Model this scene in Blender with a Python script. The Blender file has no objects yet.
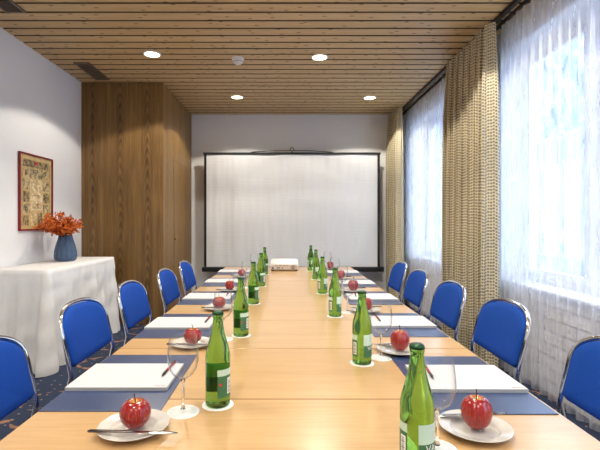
import bpy, bmesh, math, random
from mathutils import Vector, Matrix
R = math.radians
PI = math.pi
random.seed(7)
sc = bpy.context.scene
COL = sc.collection

# ------------------------------------------------------------------ materials
def lin(c):
    return tuple(((v/255)/12.92 if v/255 <= .04045 else ((v/255+.055)/1.055)**2.4) for v in c) + (1,)

class NT:
    def __init__(s, name):
        s.m = bpy.data.materials.new(name); s.m.use_nodes = True
        s.t = s.m.node_tree; s.t.nodes.clear()
        s.out = s.t.nodes.new('ShaderNodeOutputMaterial')
    def n(s, typ, ins=None, **kw):
        nd = s.t.nodes.new(typ)
        for k, v in kw.items(): setattr(nd, k, v)
        for k, v in (ins or {}).items():
            sock = nd.inputs[k]
            if isinstance(v, bpy.types.NodeSocket): s.t.links.new(v, sock)
            else: sock.default_value = v
        return nd
    def math(s, op, a, b=0.0, c=None, clamp=False):
        ins = {0: a, 1: b}
        if c is not None: ins[2] = c
        nd = s.n('ShaderNodeMath', ins, operation=op); nd.use_clamp = clamp
        return nd.outputs[0]
    def mix(s, f, a, b):
        nd = s.n('ShaderNodeMix', data_type='RGBA')
        for i, v in ((0, f), (6, a), (7, b)):
            if isinstance(v, bpy.types.NodeSocket): s.t.links.new(v, nd.inputs[i])
            else: nd.inputs[i].default_value = v
        return nd.outputs[2]
    def ramp(s, f, stops):
        nd = s.n('ShaderNodeValToRGB', {0: f}); e = nd.color_ramp.elements
        while len(e) < len(stops): e.new(.5)
        for k, (p, c) in enumerate(stops): e[k].position = p; e[k].color = c
        return nd.outputs[0]
    def obj(s): return s.n('ShaderNodeTexCoord').outputs['Object']
    def mapped(s, vec, scale=(1, 1, 1), loc=(0, 0, 0)):
        return s.n('ShaderNodeMapping', {'Vector': vec, 'Scale': scale, 'Location': loc}).outputs[0]
    def noise(s, vec, scale, detail=3, rough=.5):
        return s.n('ShaderNodeTexNoise', {'Vector': vec, 'Scale': scale, 'Detail': detail, 'Roughness': rough}).outputs[0]
    def sep(s, vec):
        return s.n('ShaderNodeSeparateXYZ', {0: vec}).outputs
    def bump(s, h, strength=.3, dist=.01):
        return s.n('ShaderNodeBump', {'Height': h, 'Strength': strength, 'Distance': dist}).outputs[0]
    def pbr(s, **kw):
        ins = {k.replace('_', ' '): v for k, v in kw.items()}
        nd = s.n('ShaderNodeBsdfPrincipled', ins)
        s.t.links.new(nd.outputs[0], s.out.inputs[0]); return nd
    def shader(s, sock): s.t.links.new(sock, s.out.inputs[0])

def plain(name, rgb, rough=.5, metal=0.0, **kw):
    t = NT(name)
    c = lin(rgb)
    n = t.noise(t.obj(), 9, 3)
    col = t.mix(t.math('MULTIPLY', n, .12), c, tuple(v*.75 for v in c[:3]) + (1,))
    t.pbr(Base_Color=col, Roughness=rough, Metallic=metal, **kw)
    return t.m

M = {}
# painted walls
def m_wall():
    t = NT('painted_plaster'); o = t.obj()
    n = t.noise(o, 60, 4); n2 = t.noise(o, 1.2, 2)
    col = t.mix(t.math('MULTIPLY', n2, .25), lin((236, 236, 236)), lin((224, 224, 225)))
    t.pbr(Base_Color=col, Roughness=.85, Normal=t.bump(n, .25, .003)); return t.m
M['wall'] = m_wall()
def m_brickwall():
    t = NT('painted_block_wall'); o = t.obj(); x, y, z = t.sep(o)[:3]
    v = t.n('ShaderNodeCombineXYZ', {0: y, 1: z, 2: 0.0}).outputs[0]
    b = t.n('ShaderNodeTexBrick', {'Vector': v, 'Color1': lin((236, 235, 238)), 'Color2': lin((214, 213, 218)), 'Mortar': lin((120, 118, 126)),
            'Scale': 1.0, 'Mortar Size': .004, 'Brick Width': .28, 'Row Height': .09})
    low = t.math('LESS_THAN', z, .71)
    col = t.mix(low, lin((226, 227, 230)), b.outputs[0])
    t.pbr(Base_Color=col, Roughness=.8); return t.m
M['window_wall'] = m_brickwall()
def m_beech():
    t = NT('beech_laminate'); o = t.obj()
    a = t.noise(t.mapped(o, (1.6, 26, 10)), 4, 5, .6)
    b = t.noise(t.mapped(o, (.6, 4, 4)), 2.2, 3)
    f = t.math('ADD', t.math('MULTIPLY', a, .6), t.math('MULTIPLY', b, .5))
    col = t.ramp(f, [(.34, lin((184, 145, 98))), (.52, lin((194, 156, 108))), (.70, lin((202, 165, 118)))])
    t.pbr(Base_Color=col, Roughness=.3, Specular_IOR_Level=.6, Coat_Weight=.4, Coat_Roughness=.12, Normal=t.bump(a, .03, .002)); return t.m
M['beech'] = m_beech()
M['beech_edge'] = plain('beech_edging', (150, 104, 58), .45)
def m_pine():
    t = NT('pine_boards'); o = t.obj(); x, y, z = t.sep(o)[:3]
    row = t.math('FLOOR', t.math('DIVIDE', t.math('SUBTRACT', y, 3.279), .1435))
    rnd = t.n('ShaderNodeTexWhiteNoise', {'W': row}, noise_dimensions='1D').outputs[0]
    off = t.math('MULTIPLY', rnd, 37.0)
    v = t.n('ShaderNodeCombineXYZ', {0: t.math('ADD', x, off), 1: y, 2: z}).outputs[0]
    g = t.noise(t.mapped(v, (1.2, 40, 8)), 3, 5, .6)
    vor = t.n('ShaderNodeTexVoronoi', {'Vector': t.mapped(v, (3.0, 7.5, 0)), 'Scale': 1.7}, voronoi_dimensions='2D')
    knot = t.math('SUBTRACT', 1.0, t.math('SMOOTH_MIN', 1.0, t.math('MULTIPLY', vor.outputs['Distance'], 8.0), .05))
    knot = t.math('MAXIMUM', knot, 0.0)
    keep = t.math('GREATER_THAN', t.sep(vor.outputs['Color'])[0], .15)
    base = t.ramp(g, [(.3, lin((188, 154, 106))), (.55, lin((216, 184, 132))), (.8, lin((232, 204, 148)))])
    shade = t.mix(t.math('MULTIPLY', rnd, .35), base, lin((186, 150, 98)))
    col = t.mix(t.math('MULTIPLY', t.math('POWER', knot, .7), keep), shade, lin((58, 34, 20)))
    t.pbr(Base_Color=col, Roughness=.5, Normal=t.bump(g, .08, .002)); return t.m
M['pine'] = m_pine()
M['pine_gap'] = plain('dark_brown_groove', (78, 54, 36), .8)
def m_veneer(axis, name, dark, mid, light):
    t = NT(name); o = t.obj(); s = t.sep(o)
    u0 = s[axis]; z = s[2]
    wob = t.math('MULTIPLY', t.math('SUBTRACT', t.noise(t.mapped(o, (.6, .6, .9)), 1.3, 2), .5), .12)
    u = t.math('ADD', u0, t.math('ADD', t.math('MULTIPLY', wob, .5), .19 if axis == 0 else 0.0))
    per = .33
    k = t.math('FLOOR', t.math('DIVIDE', u, per))
    rnd = t.n('ShaderNodeTexWhiteNoise', {'W': k}, noise_dimensions='1D').outputs[0]
    c = t.math('SUBTRACT', t.math('SUBTRACT', u, t.math('MULTIPLY', k, per)), per/2)
    au = t.math('ABSOLUTE', c)
    # stacked cathedral arches near the middle of each leaf, straight grain beside them
    arch = t.math('ADD', t.math('ADD', t.math('MULTIPLY', z, 7.0), t.math('MULTIPLY', t.math('MULTIPLY', au, au), 520.0)), t.math('MULTIPLY', rnd, 5.0))
    arch = t.math('ADD', arch, t.math('MULTIPLY', t.noise(t.mapped(o, (3, 3, 1.2)), 2, 2), 2.0))
    sn = t.math('ADD', t.math('MULTIPLY', t.math('SINE', t.math('MULTIPLY', arch, 2*PI)), .5), .5)
    mask = t.math('SUBTRACT', 1.0, t.math('MULTIPLY', au, 11.0), clamp=True)
    fine = t.noise(t.mapped(o, (1, 1, .016)), 160, 4, .7)
    wide = t.noise(t.mapped(o, (1, 1, .05)), 22, 3, .6)
    f = t.math('ADD', t.math('MULTIPLY', fine, .55), t.math('MULTIPLY', wide, .45))
    f = t.math('SUBTRACT', f, t.math('MULTIPLY', t.math('MULTIPLY', sn, mask), .13))
    col = t.ramp(f, [(.3, lin(dark)), (.5, lin(mid)), (.68, lin(light))])
    t.pbr(Base_Color=col, Roughness=.42, Normal=t.bump(fine, .04, .001)); return t.m
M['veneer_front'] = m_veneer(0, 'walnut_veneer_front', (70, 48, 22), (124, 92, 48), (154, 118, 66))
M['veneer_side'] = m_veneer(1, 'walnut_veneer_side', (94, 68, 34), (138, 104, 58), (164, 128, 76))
def m_carpet():
    t = NT('navy_patterned_carpet'); o = t.obj()
    n = t.noise(o, 320, 3, .7)
    base = t.mix(n, lin((16, 26, 48)), lin((50, 66, 98)))
    v = t.n('ShaderNodeTexVoronoi', {'Vector': o, 'Scale': 10.5, 'Randomness': .45}, voronoi_dimensions='2D'); d = v.outputs['Distance']
    dot = t.math('LESS_THAN', d, .075)
    v2 = t.n('ShaderNodeTexVoronoi', {'Vector': t.n('ShaderNodeVectorMath', {0: o, 1: t.n('ShaderNodeVectorMath', {0: t.n('ShaderNodeTexNoise', {'Vector': o, 'Scale': 6.0}).outputs[1], 'Scale': .16}, operation='SCALE').outputs[0]}, operation='ADD').outputs[0], 'Scale': 1.7, 'Randomness': .6}, voronoi_dimensions='2D')
    ring = t.math('LESS_THAN', t.math('ABSOLUTE', t.math('SUBTRACT', v2.outputs['Distance'], .25)), .028)
    brk = t.math('GREATER_THAN', t.noise(o, 16, 2), .47)
    ring = t.math('MULTIPLY', ring, brk)
    col = t.mix(dot, base, lin((150, 134, 118)))
    col = t.mix(ring, col, lin((150, 112, 90)))
    t.pbr(Base_Color=col, Roughness=.95, Normal=t.bump(n, .5, .004)); return t.m
M['carpet'] = m_carpet()
def m_fabric(name, rgb, sc_=420):
    t = NT(name); o = t.obj()
    v = t.n('ShaderNodeTexVoronoi', {'Vector': o, 'Scale': float(sc_)}).outputs['Distance']
    c = lin(rgb)
    col = t.mix(v, tuple(k*.75 for k in c[:3])+(1,), tuple(min(1, k*1.15) for k in c[:3])+(1,))
    t.pbr(Base_Color=col, Roughness=.9, Specular_IOR_Level=.25, Normal=t.bump(v, .2, .001)); return t.m
M['blue'] = m_fabric('royal_blue_upholstery', (18, 70, 160))
M['chrome'] = plain('polished_chrome', (225, 225, 228), .08, 1.0)
M['steel'] = plain('stainless_steel', (205, 205, 208), .16, 1.0)
M['steel_painted_dark'] = plain('steel_painted_reflection', (112, 104, 102), .2, 1.0)  # knife handle: same steel as the blade, darkened to paint in a dark reflection
M['grey_metal'] = plain('grey_painted_metal', (120, 122, 126), .35, .6)
M['black'] = plain('black_plastic', (22, 22, 24), .4)
M['black_satin'] = plain('black_satin_border', (14, 15, 20), .6)
M['white_plastic'] = plain('white_plastic', (236, 236, 234), .35)
M['cream_plastic'] = plain('cream_rear_panel', (206, 194, 180), .45)
M['porcelain'] = plain('white_porcelain', (206, 203, 197), .12, 0, Coat_Weight=.4)
M['coaster'] = plain('white_doily_paper', (238, 238, 238), .8)
M['paper'] = plain('white_paper', (198, 199, 202), .8)
M['paper_edge'] = plain('paper_stack_edge', (176, 176, 178), .85)
M['red_ink'] = plain('red_print', (196, 60, 54), .7)
M['pen_red'] = plain('dark_red_plastic', (150, 22, 28), .25)
M['mat'] = plain('navy_leatherette', (46, 64, 102), .3, 0, Specular_IOR_Level=.8)
M['win_frame'] = plain('white_window_frame', (225, 228, 234), .4)
M['sill'] = plain('pale_stone_sill', (214, 214, 218), .4)
M['vent'] = plain('bronze_grey_grille', (120, 106, 92), .5, .4)
M['ventdark'] = plain('dark_duct', (26, 22, 20), .8)
M['stem'] = plain('brown_stem', (78, 48, 24), .7)
M['twig'] = plain('dark_twig', (60, 34, 22), .8)
M['cap'] = plain('dark_green_crown_cap', (34, 74, 48), .3, .7)
M['lab_mint'] = plain('pale_mint_label', (196, 222, 204), .5)
M['lab_green'] = plain('green_label', (58, 110, 72), .5)
M['lab_white'] = plain('white_label', (236, 240, 238), .5)
M['lab_black'] = plain('black_print', (20, 22, 22), .6)
M['lab_red'] = plain('red_emblem', (200, 30, 36), .5)
M['brass'] = plain('brass_lock', (176, 140, 74), .3, 1.0)
M['frame_red'] = plain('dark_red_frame', (128, 18, 36), .35)

def m_apple():
    t = NT('red_apple_skin'); o = t.obj(); x, y, z = t.sep(o)[:3]
    inf = t.n('ShaderNodeObjectInfo').outputs['Random']
    ang = t.math('ARCTAN2', y, x)
    v = t.n('ShaderNodeCombineXYZ', {0: t.math('MULTIPLY', ang, 5.0), 1: t.math('MULTIPLY', z, 12.0), 2: t.math('MULTIPLY', inf, 20.0)}).outputs[0]
    st = t.noise(v, 3, 4, .6)
    r = t.math('SQRT', t.math('ADD', t.math('MULTIPLY', x, x), t.math('MULTIPLY', y, y)))
    top = t.math('MULTIPLY', t.math('GREATER_THAN', z, .045), t.math('SUBTRACT', 1.0, t.math('MULTIPLY', r, 55.0), clamp=True))
    col = t.ramp(st, [(.3, lin((96, 8, 14))), (.52, lin((146, 24, 24))), (.78, lin((184, 70, 40)))])
    col = t.mix(top, col, lin((196, 150, 60)))
    sp = t.n('ShaderNodeTexVoronoi', {'Vector': o, 'Scale': 190.0}).outputs['Distance']
    col = t.mix(t.math('MULTIPLY', t.math('LESS_THAN', sp, .10), .4), col, lin((214, 130, 100)))
    t.pbr(Base_Color=col, Roughness=.22, Coat_Weight=.3, Coat_Roughness=.1); return t.m
M['apple'] = m_apple()
def m_thin_glass(name, tint=(1, 1, 1, 1), base=.03, edge=.75):
    t = NT(name)
    lw = t.n('ShaderNodeLayerWeight', {'Blend': .25}).outputs['Facing']
    f = t.math('ADD', t.math('MULTIPLY', t.math('POWER', lw, 2.0), edge), base, clamp=True)
    tr = t.n('ShaderNodeBsdfTransparent', {'Color': tint}).outputs[0]
    gl = t.n('ShaderNodeBsdfGlossy', {'Color': (1, 1, 1, 1), 'Roughness': .03}).outputs[0]
    t.shader(t.n('ShaderNodeMixShader', {0: f, 1: tr, 2: gl}).outputs[0]); return t.m
def m_bowl():
    t = NT('clear_drinking_glass')
    lw = t.n('ShaderNodeLayerWeight', {'Blend': .35}).outputs['Facing']
    e = t.math('POWER', lw, 3.0)
    tr = t.n('ShaderNodeBsdfTransparent', {'Color': t.mix(e, (.995, .998, .998, 1), (.45, .48, .49, 1))}).outputs[0]
    gl = t.n('ShaderNodeBsdfGlossy', {'Color': (1, 1, 1, 1), 'Roughness': .02}).outputs[0]
    t.shader(t.n('ShaderNodeMixShader', {0: t.math('ADD', t.math('MULTIPLY', e, .75), .02), 1: tr, 2: gl}).outputs[0]); return t.m
M['foot'] = m_thin_glass('clear_glass_foot', (.995, 1, 1, 1), .03, .35)
M['pane'] = m_thin_glass('window_pane_glass', (.96, .98, .98, 1), .03, .5)
def m_glass(name, rgb, rough=.02, ior=1.4):
    t = NT(name)
    t.pbr(Base_Color=lin(rgb), Roughness=rough, Transmission_Weight=1.0, IOR=ior); return t.m
M['clear'] = m_bowl()
M['green_glass'] = m_glass('green_bottle_glass', (136, 194, 88), .02, 1.36)
M['stem_glass'] = m_glass('solid_clear_glass', (250, 252, 252), .0, 1.4)
def m_vase():
    t = NT('smoky_blue_ribbed_glass'); o = t.obj()
    n = t.noise(t.mapped(o, (1, 1, .3)), 20, 3)
    col = t.mix(n, lin((56, 78, 112)), lin((112, 136, 168)))
    t.pbr(Base_Color=col, Roughness=.12, Transmission_Weight=.35, IOR=1.3); return t.m
M['vase'] = m_vase()
def m_leaf():
    t = NT('orange_dried_leaf'); o = t.obj()
    n = t.noise(o, 30, 2)
    col = t.ramp(n, [(.35, lin((160, 60, 8))), (.5, lin((206, 96, 12))), (.68, lin((228, 130, 40)))])
    t.pbr(Base_Color=col, Roughness=.6); return t.m
M['leaf'] = m_leaf()
def m_cloth():
    t = NT('white_linen'); o = t.obj()
    n = t.noise(o, 300, 2)
    n2 = t.noise(t.mapped(o, (1, 1, .5)), 7, 3)
    t.pbr(Base_Color=lin((226, 225, 224)), Roughness=.9, Normal=t.bump(t.math('ADD', n2, t.math('MULTIPLY', n, .02)), .45, .03)); return t.m
M['cloth'] = m_cloth()
def m_canvas():
    t = NT('projection_canvas'); o = t.obj()
    n = t.noise(t.mapped(o, (1.6, 1, .35)), 2.0, 2)
    n2 = t.noise(t.mapped(o, (.6, 1, 14)), 4.0, 2)
    h = t.math('ADD', n, t.math('MULTIPLY', n2, .07))
    t.pbr(Base_Color=lin((222, 222, 222)), Roughness=.6, Normal=t.bump(h, .6, .08)); return t.m
M['canvas'] = m_canvas()
def m_sheer():
    t = NT('white_sheer_voile'); o = t.obj()
    n = t.noise(t.mapped(o, (1, 1, .15)), 40, 3)
    tr = t.n('ShaderNodeBsdfTransparent', {'Color': (1, 1, 1, 1)}).outputs[0]
    tl = t.n('ShaderNodeBsdfTranslucent', {'Color': lin((236, 240, 248))}).outputs[0]
    df = t.n('ShaderNodeBsdfDiffuse', {'Color': lin((236, 238, 244))}).outputs[0]
    a = t.n('ShaderNodeMixShader', {0: .5, 1: tl, 2: df}).outputs[0]
    f = t.math('ADD', t.math('MULTIPLY', n, .45), .12)
    t.shader(t.n('ShaderNodeMixShader', {0: f, 1: tr, 2: a}).outputs[0]); return t.m
M['sheer'] = m_sheer()
def m_curtain():
    t = NT('beige_patterned_curtain'); uv = t.n('ShaderNodeUVMap').outputs[0]
    u, v = t.sep(uv)[:2]
    k = t.math('FLOOR', t.math('DIVIDE', u, .021))
    rnd = t.n('ShaderNodeTexWhiteNoise', {'W': k}, noise_dimensions='1D').outputs[0]
    fu = t.math('FRACT', t.math('DIVIDE', u, .021))
    vv = t.math('ADD', t.math('DIVIDE', v, .026), t.math('MULTIPLY', rnd, 3.0))
    fv = t.math('FRACT', vv)
    cell = t.n('ShaderNodeTexWhiteNoise', {'Vector': t.n('ShaderNodeCombineXYZ', {0: k, 1: t.math('FLOOR', vv), 2: 0.0}).outputs[0]}).outputs[0]
    w = t.math('ADD', t.math('MULTIPLY', cell, .35), .3)
    inu = t.math('MULTIPLY', t.math('GREATER_THAN', fu, .22), t.math('LESS_THAN', fu, t.math('ADD', .4, w)))
    inv = t.math('MULTIPLY', t.math('GREATER_THAN', fv, .25), t.math('LESS_THAN', fv, .8))
    blk = t.math('MULTIPLY', inu, inv)
    nn = t.noise(uv, 90, 3)
    base = t.mix(nn, lin((216, 200, 162)), lin((236, 224, 190)))
    col = t.mix(t.math('MULTIPLY', blk, .8), base, lin((44, 56, 86)))
    p = t.n('ShaderNodeBsdfDiffuse', {'Color': col}).outputs[0]
    q = t.n('ShaderNodeBsdfTranslucent', {'Color': col}).outputs[0]
    t.shader(t.n('ShaderNodeMixShader', {0: .10, 1: p, 2: q}).outputs[0]); return t.m
M['curtain'] = m_curtain()
def m_print():
    t = NT('aged_map_paper'); o = t.obj()
    n = t.noise(o, 14, 4, .7)
    t.pbr(Base_Color=t.ramp(n, [(.3, lin((176, 146, 96))), (.6, lin((206, 178, 124)))]), Roughness=.6); return t.m
M['map_paper'] = m_print()
def m_sketch(name, a, b, s):
    t = NT(name); o = t.obj()
    n = t.noise(o, s, 6, .85)
    t.pbr(Base_Color=t.ramp(n, [(.42, lin(a)), (.56, lin(b))]), Roughness=.6); return t.m
M['sk1'] = m_sketch('engraved_vignette', (44, 44, 42), (176, 152, 106), 30)
M['sk2'] = m_sketch('engraved_view', (70, 66, 56), (208, 184, 136), 20)
M['sk3'] = m_sketch('pale_engraving', (160, 134, 92), (226, 206, 162), 16)
def m_emit(name, rgb, s):
    t = NT(name); t.shader(t.n('ShaderNodeEmission', {'Color': lin(rgb), 'Strength': s}).outputs[0]); return t.m
M['lamp'] = m_emit('lit_lamp_lens', (255, 236, 196), 9.0)
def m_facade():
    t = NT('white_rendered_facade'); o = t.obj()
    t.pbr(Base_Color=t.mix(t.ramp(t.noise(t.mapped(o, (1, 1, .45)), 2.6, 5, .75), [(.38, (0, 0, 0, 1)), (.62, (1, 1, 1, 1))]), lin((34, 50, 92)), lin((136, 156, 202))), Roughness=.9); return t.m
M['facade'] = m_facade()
M['facade_glass'] = plain('grey_facade_window', (96, 116, 160), .3)
M['facade_panel'] = plain('white_facade_panel', (240, 242, 246), .6)

# ------------------------------------------------------------------ mesh helpers
def box(bm, a, b, mi=0, bev=0.0):
    x0, y0, z0 = a; x1, y1, z1 = b
    vs = [bm.verts.new(p) for p in ((x0,y0,z0),(x1,y0,z0),(x1,y1,z0),(x0,y1,z0),(x0,y0,z1),(x1,y0,z1),(x1,y1,z1),(x0,y1,z1))]
    fs = [bm.faces.new([vs[i] for i in q]) for q in ((0,3,2,1),(4,5,6,7),(0,1,5,4),(1,2,6,5),(2,3,7,6),(3,0,4,7))]
    for f in fs: f.material_index = mi
    if bev > 0:
        es = list({e for f in fs for e in f.edges})
        r = bmesh.ops.bevel(bm, geom=es, offset=bev, segments=2, affect='EDGES', profile=.5)
        for f in r['faces']: f.material_index = mi
    return vs
def lathe(bm, prof, seg=32, c=(0, 0, 0), mi=0, close=False, fn=None):
    rings = []
    for r, z in prof:
        if r < 1e-6: rings.append([bm.verts.new((c[0], c[1], c[2]+z))])
        else:
            ring = []
            for k in range(seg):
                a = 2*PI*k/seg; rr = r*(fn(a, z) if fn else 1)
                ring.append(bm.verts.new((c[0]+rr*math.cos(a), c[1]+rr*math.sin(a), c[2]+z)))
            rings.append(ring)
    pairs = list(zip(rings, rings[1:]))
    if close: pairs.append((rings[-1], rings[0]))
    for A, B in pairs:
        if len(A) == 1 and len(B) == 1: continue
        for k in range(seg):
            j = (k+1) % seg
            if len(A) == 1: f = bm.faces.new((A[0], B[j], B[k]))
            elif len(B) == 1: f = bm.faces.new((A[k], A[j], B[0]))
            else: f = bm.faces.new((A[k], A[j], B[j], B[k]))
            f.material_index = mi; f.smooth = True
def tube(bm, pts, r, seg=10, closed=False, mi=0, caps=True):
    P = [Vector(p) for p in pts]; n = len(P); rings = []
    rad = r if isinstance(r, (list, tuple)) else [r]*n
    up = None
    for i in range(n):
        if closed: d = P[(i+1) % n]-P[i-1]
        elif i == 0: d = P[1]-P[0]
        elif i == n-1: d = P[-1]-P[-2]
        else: d = (P[i+1]-P[i]).normalized()+(P[i]-P[i-1]).normalized()
        d.normalize()
        if up is None:
            up = Vector((0, 0, 1)) if abs(d.z) < .9 else Vector((1, 0, 0))
        up = (up-d*up.dot(d))
        if up.length < 1e-6: up = d.orthogonal()
        up.normalize(); s = d.cross(up)
        rings.append([bm.verts.new(P[i]+(up*math.cos(2*PI*k/seg)+s*math.sin(2*PI*k/seg))*rad[i]) for k in range(seg)])
    prs = list(zip(rings, rings[1:]))
    if closed: prs.append((rings[-1], rings[0]))
    for A, B in prs:
        for k in range(seg):
            j = (k+1) % seg
            f = bm.faces.new((A[k], A[j], B[j], B[k])); f.smooth = True; f.material_index = mi
    if caps and not closed:
        for q in (rings[0], rings[-1][::-1]):
            f = bm.faces.new(q); f.material_index = mi
def mesh(name, bm, mats, parent=None, loc=None, smooth=None):
    bmesh.ops.recalc_face_normals(bm, faces=bm.faces)
    me = bpy.data.meshes.new(name); bm.to_mesh(me); bm.free()
    if not isinstance(mats, (list, tuple)): mats = [mats]
    for m in mats: me.materials.append(M[m] if isinstance(m, str) else m)
    if smooth:
        for p in me.polygons: p.use_smooth = True
    o = bpy.data.objects.new(name, me); COL.objects.link(o)
    if parent: o.parent = parent
    if loc: o.location = loc
    return o
def tag(o, label, cat, group=None):
    o['label'] = label; o['category'] = cat
    if group: o['group'] = group
    return o
def thing(name, label, cat, loc=(0, 0, 0), rz=0, group=None):
    o = bpy.data.objects.new(name, None); COL.objects.link(o)
    o.empty_display_size = .1; o.location = loc; o.rotation_euler = (0, 0, rz)
    return tag(o, label, cat, group)
def struct(o):
    o['kind'] = 'structure'; return o
KIDS = {}
def dup(o, parent=None):
    c = o.copy(); COL.objects.link(c); c.parent = parent
    for ch in [x for x in bpy.data.objects if x.parent == o]: dup(ch, c)
    return c
def place(proto, used, loc, rz, label):
    o = proto if not used else dup(proto)
    o.location = loc; o.rotation_euler = (0, 0, rz); o['label'] = label
    return o

# ------------------------------------------------------------------ dimensions
XL, XR, YB, YF, H = -2.44, 1.90, 6.73, -1.9, 2.90
TZ = .74                                            # table top height

# ------------------------------------------------------------------ room shell
bm = bmesh.new(); box(bm, (XL-.2, YF-.2, -.1), (XR+.35, YB+.2, 0)); struct(mesh('floor', bm, 'carpet'))
bm = bmesh.new()
box(bm, (XL-.2, YF-.2, H+.028), (XR+.35, YB+.2, H+.12), 1)
P = .1435; k = math.floor((YF-3.279)/P)
while 3.279+k*P < YB:
    y0 = 3.279+k*P+.0125; y1 = min(3.279+(k+1)*P-.0125, YB)
    if y1 > YF and y1-y0 > .02:
        y0 = max(y0, YF)
        vs = [(y0, H+.028), (y0, H+.002), (y0+.003, H), (y1-.003, H), (y1, H+.002), (y1, H+.028)]
        a = [bm.verts.new((XL, y, z)) for y, z in vs]; b = [bm.verts.new((XR, y, z)) for y, z in vs]
        for i in range(len(vs)-1): bm.faces.new((a[i], a[i+1], b[i+1], b[i])).material_index = 1 if i in (0, len(vs)-2) else 0
    k += 1
struct(mesh('ceiling', bm, ['pine', 'pine_gap']))
bm = bmesh.new(); box(bm, (XL-.2, YF-.2, 0), (XL, YB+.2, H+.1)); struct(mesh('wall_left', bm, 'wall'))
bm = bmesh.new(); box(bm, (XL, YB, 0), (XR, YB+.2, H+.1)); struct(mesh('wall_back', bm, 'wall'))
bm = bmesh.new(); box(bm, (XL, YF-.2, 0), (XR, YF, H+.1)); struct(mesh('wall_front', bm, 'wall'))
# right wall with two window openings and an unseen third added for daylight
WIN = [(2.06, 3.78), (4.62, 6.34), (-.62, 1.1)]  # last window is out of view, added to let in more light
Z0, Z1 = .72, 2.68
bm = bmesh.new(); XO = XR+.30
ys = [YF-.2, -.62, 1.1, 2.06, 3.78, 4.62, 6.34, YB+.2]
box(bm, (XR, ys[0], 0), (XO, ys[-1], Z0)); box(bm, (XR, ys[0], Z1), (XO, ys[-1], H+.1))
for i in (0, 2, 4, 6): box(bm, (XR, ys[i], Z0), (XO, ys[i+1], Z1))
struct(mesh('wall_right', bm, 'window_wall'))
for i, (a, b) in enumerate(WIN):
    w = thing('window_%d' % (i+1), '', ''); del w['label']; del w['category']; struct(w)
    w.location = (XR+.22, (a+b)/2, Z0)
    hw = (b-a)/2; hh = Z1-Z0
    bm = bmesh.new()
    box(bm, (-.03, -hw, 0), (.03, -hw+.06, hh)); box(bm, (-.03, hw-.06, 0), (.03, hw, hh))
    box(bm, (-.03, -hw+.06, 0), (.03, hw-.06, .07)); box(bm, (-.03, -hw+.06, hh-.07), (.03, hw-.06, hh))
    box(bm, (-.04, -.03, .07), (.03, .03, hh-.07))
    mesh('window_frame', bm, 'win_frame', w)
    for s in (-1, 1):
        bm = bmesh.new()
        y0, y1 = (-hw+.06, -.03) if s < 0 else (.03, hw-.06)
        box(bm, (-.035, y0, .07), (.01, y0+.05, hh-.07)); box(bm, (-.035, y1-.05, .07), (.01, y1, hh-.07))
        box(bm, (-.035, y0+.05, .07), (.01, y1-.05, .12)); box(bm, (-.035, y0+.05, hh-.12), (.01, y1-.05, hh-.07))
        c = mesh('casement', bm, 'win_frame', w)
        bm = bmesh.new(); vs = [bm.verts.new(p) for p in ((-.012, y0+.05, .12), (-.012, y1-.05, .12), (-.012, y1-.05, hh-.12), (-.012, y0+.05, hh-.12))]
        bm.faces.new(vs); mesh('pane', bm, 'pane', c)
    bm = bmesh.new(); box(bm, (-.26, -hw+.002, -.001), (-.03, hw-.002, .022), bev=.004); mesh('window_sill', bm, 'sill', w)

# ------------------------------------------------------------------ outside: street facade opposite
fac = thing('apartment_building', 'white rendered building across the street behind the sheer curtains', 'building', (9, 10, -3.5))
bm = bmesh.new(); box(bm, (0, -14, 0), (5, 22, 10.6)); mesh('wall', bm, 'facade', fac)
for r in range(2):
    for k in range(-12, 11):
        y = 3.15+1.1*k-10+.0; z = 2.7+r*3.9                # y is measured from the building's own origin
        y = 1.1*k+3.1
        bm = bmesh.new(); box(bm, (-.02, y, z), (.03, y+.66, z+.9)); wo = mesh('window', bm, 'facade_glass', fac)
        bm = bmesh.new(); box(bm, (-.04, y-.04, z+.9), (0, y+.70, z+.95)); box(bm, (-.04, y-.04, z-.05), (0, y+.70, z)); box(bm, (-.04, y+.31, z), (-.02, y+.35, z+.9)); mesh('window_surround', bm, 'facade_panel', wo)
for k in range(-12, 11):
    y = 1.1*k+3.1
    bm = bmesh.new(); box(bm, (-.03, y-.02, 3.66), (.02, y+.68, 5.08)); box(bm, (-.03, y-.02, 5.12), (.02, y+.68, 6.54)); mesh('panel', bm, 'facade_panel', fac)
bm = bmesh.new(); box(bm, (XO, -20, -3.6), (30, 40, -3.5)); struct(mesh('ground', bm, plain('pale_street_paving', (170, 170, 172), .9)))

# ------------------------------------------------------------------ wood-panelled closet
CX0, CX1, CY0 = XL+.002, -1.462, 5.15
clo = thing('panelled_closet', 'floor-to-ceiling walnut veneer closet in the back left corner beside the projection screen', 'closet', ((CX0+CX1)/2, CY0, 0))
bm = bmesh.new(); hw = (CX1-CX0)/2
dy0, dy1, dz = .50, 1.22, 2.03
box(bm, (-hw, 0, .004), (hw-.03, 1.575, H-.004))
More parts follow.
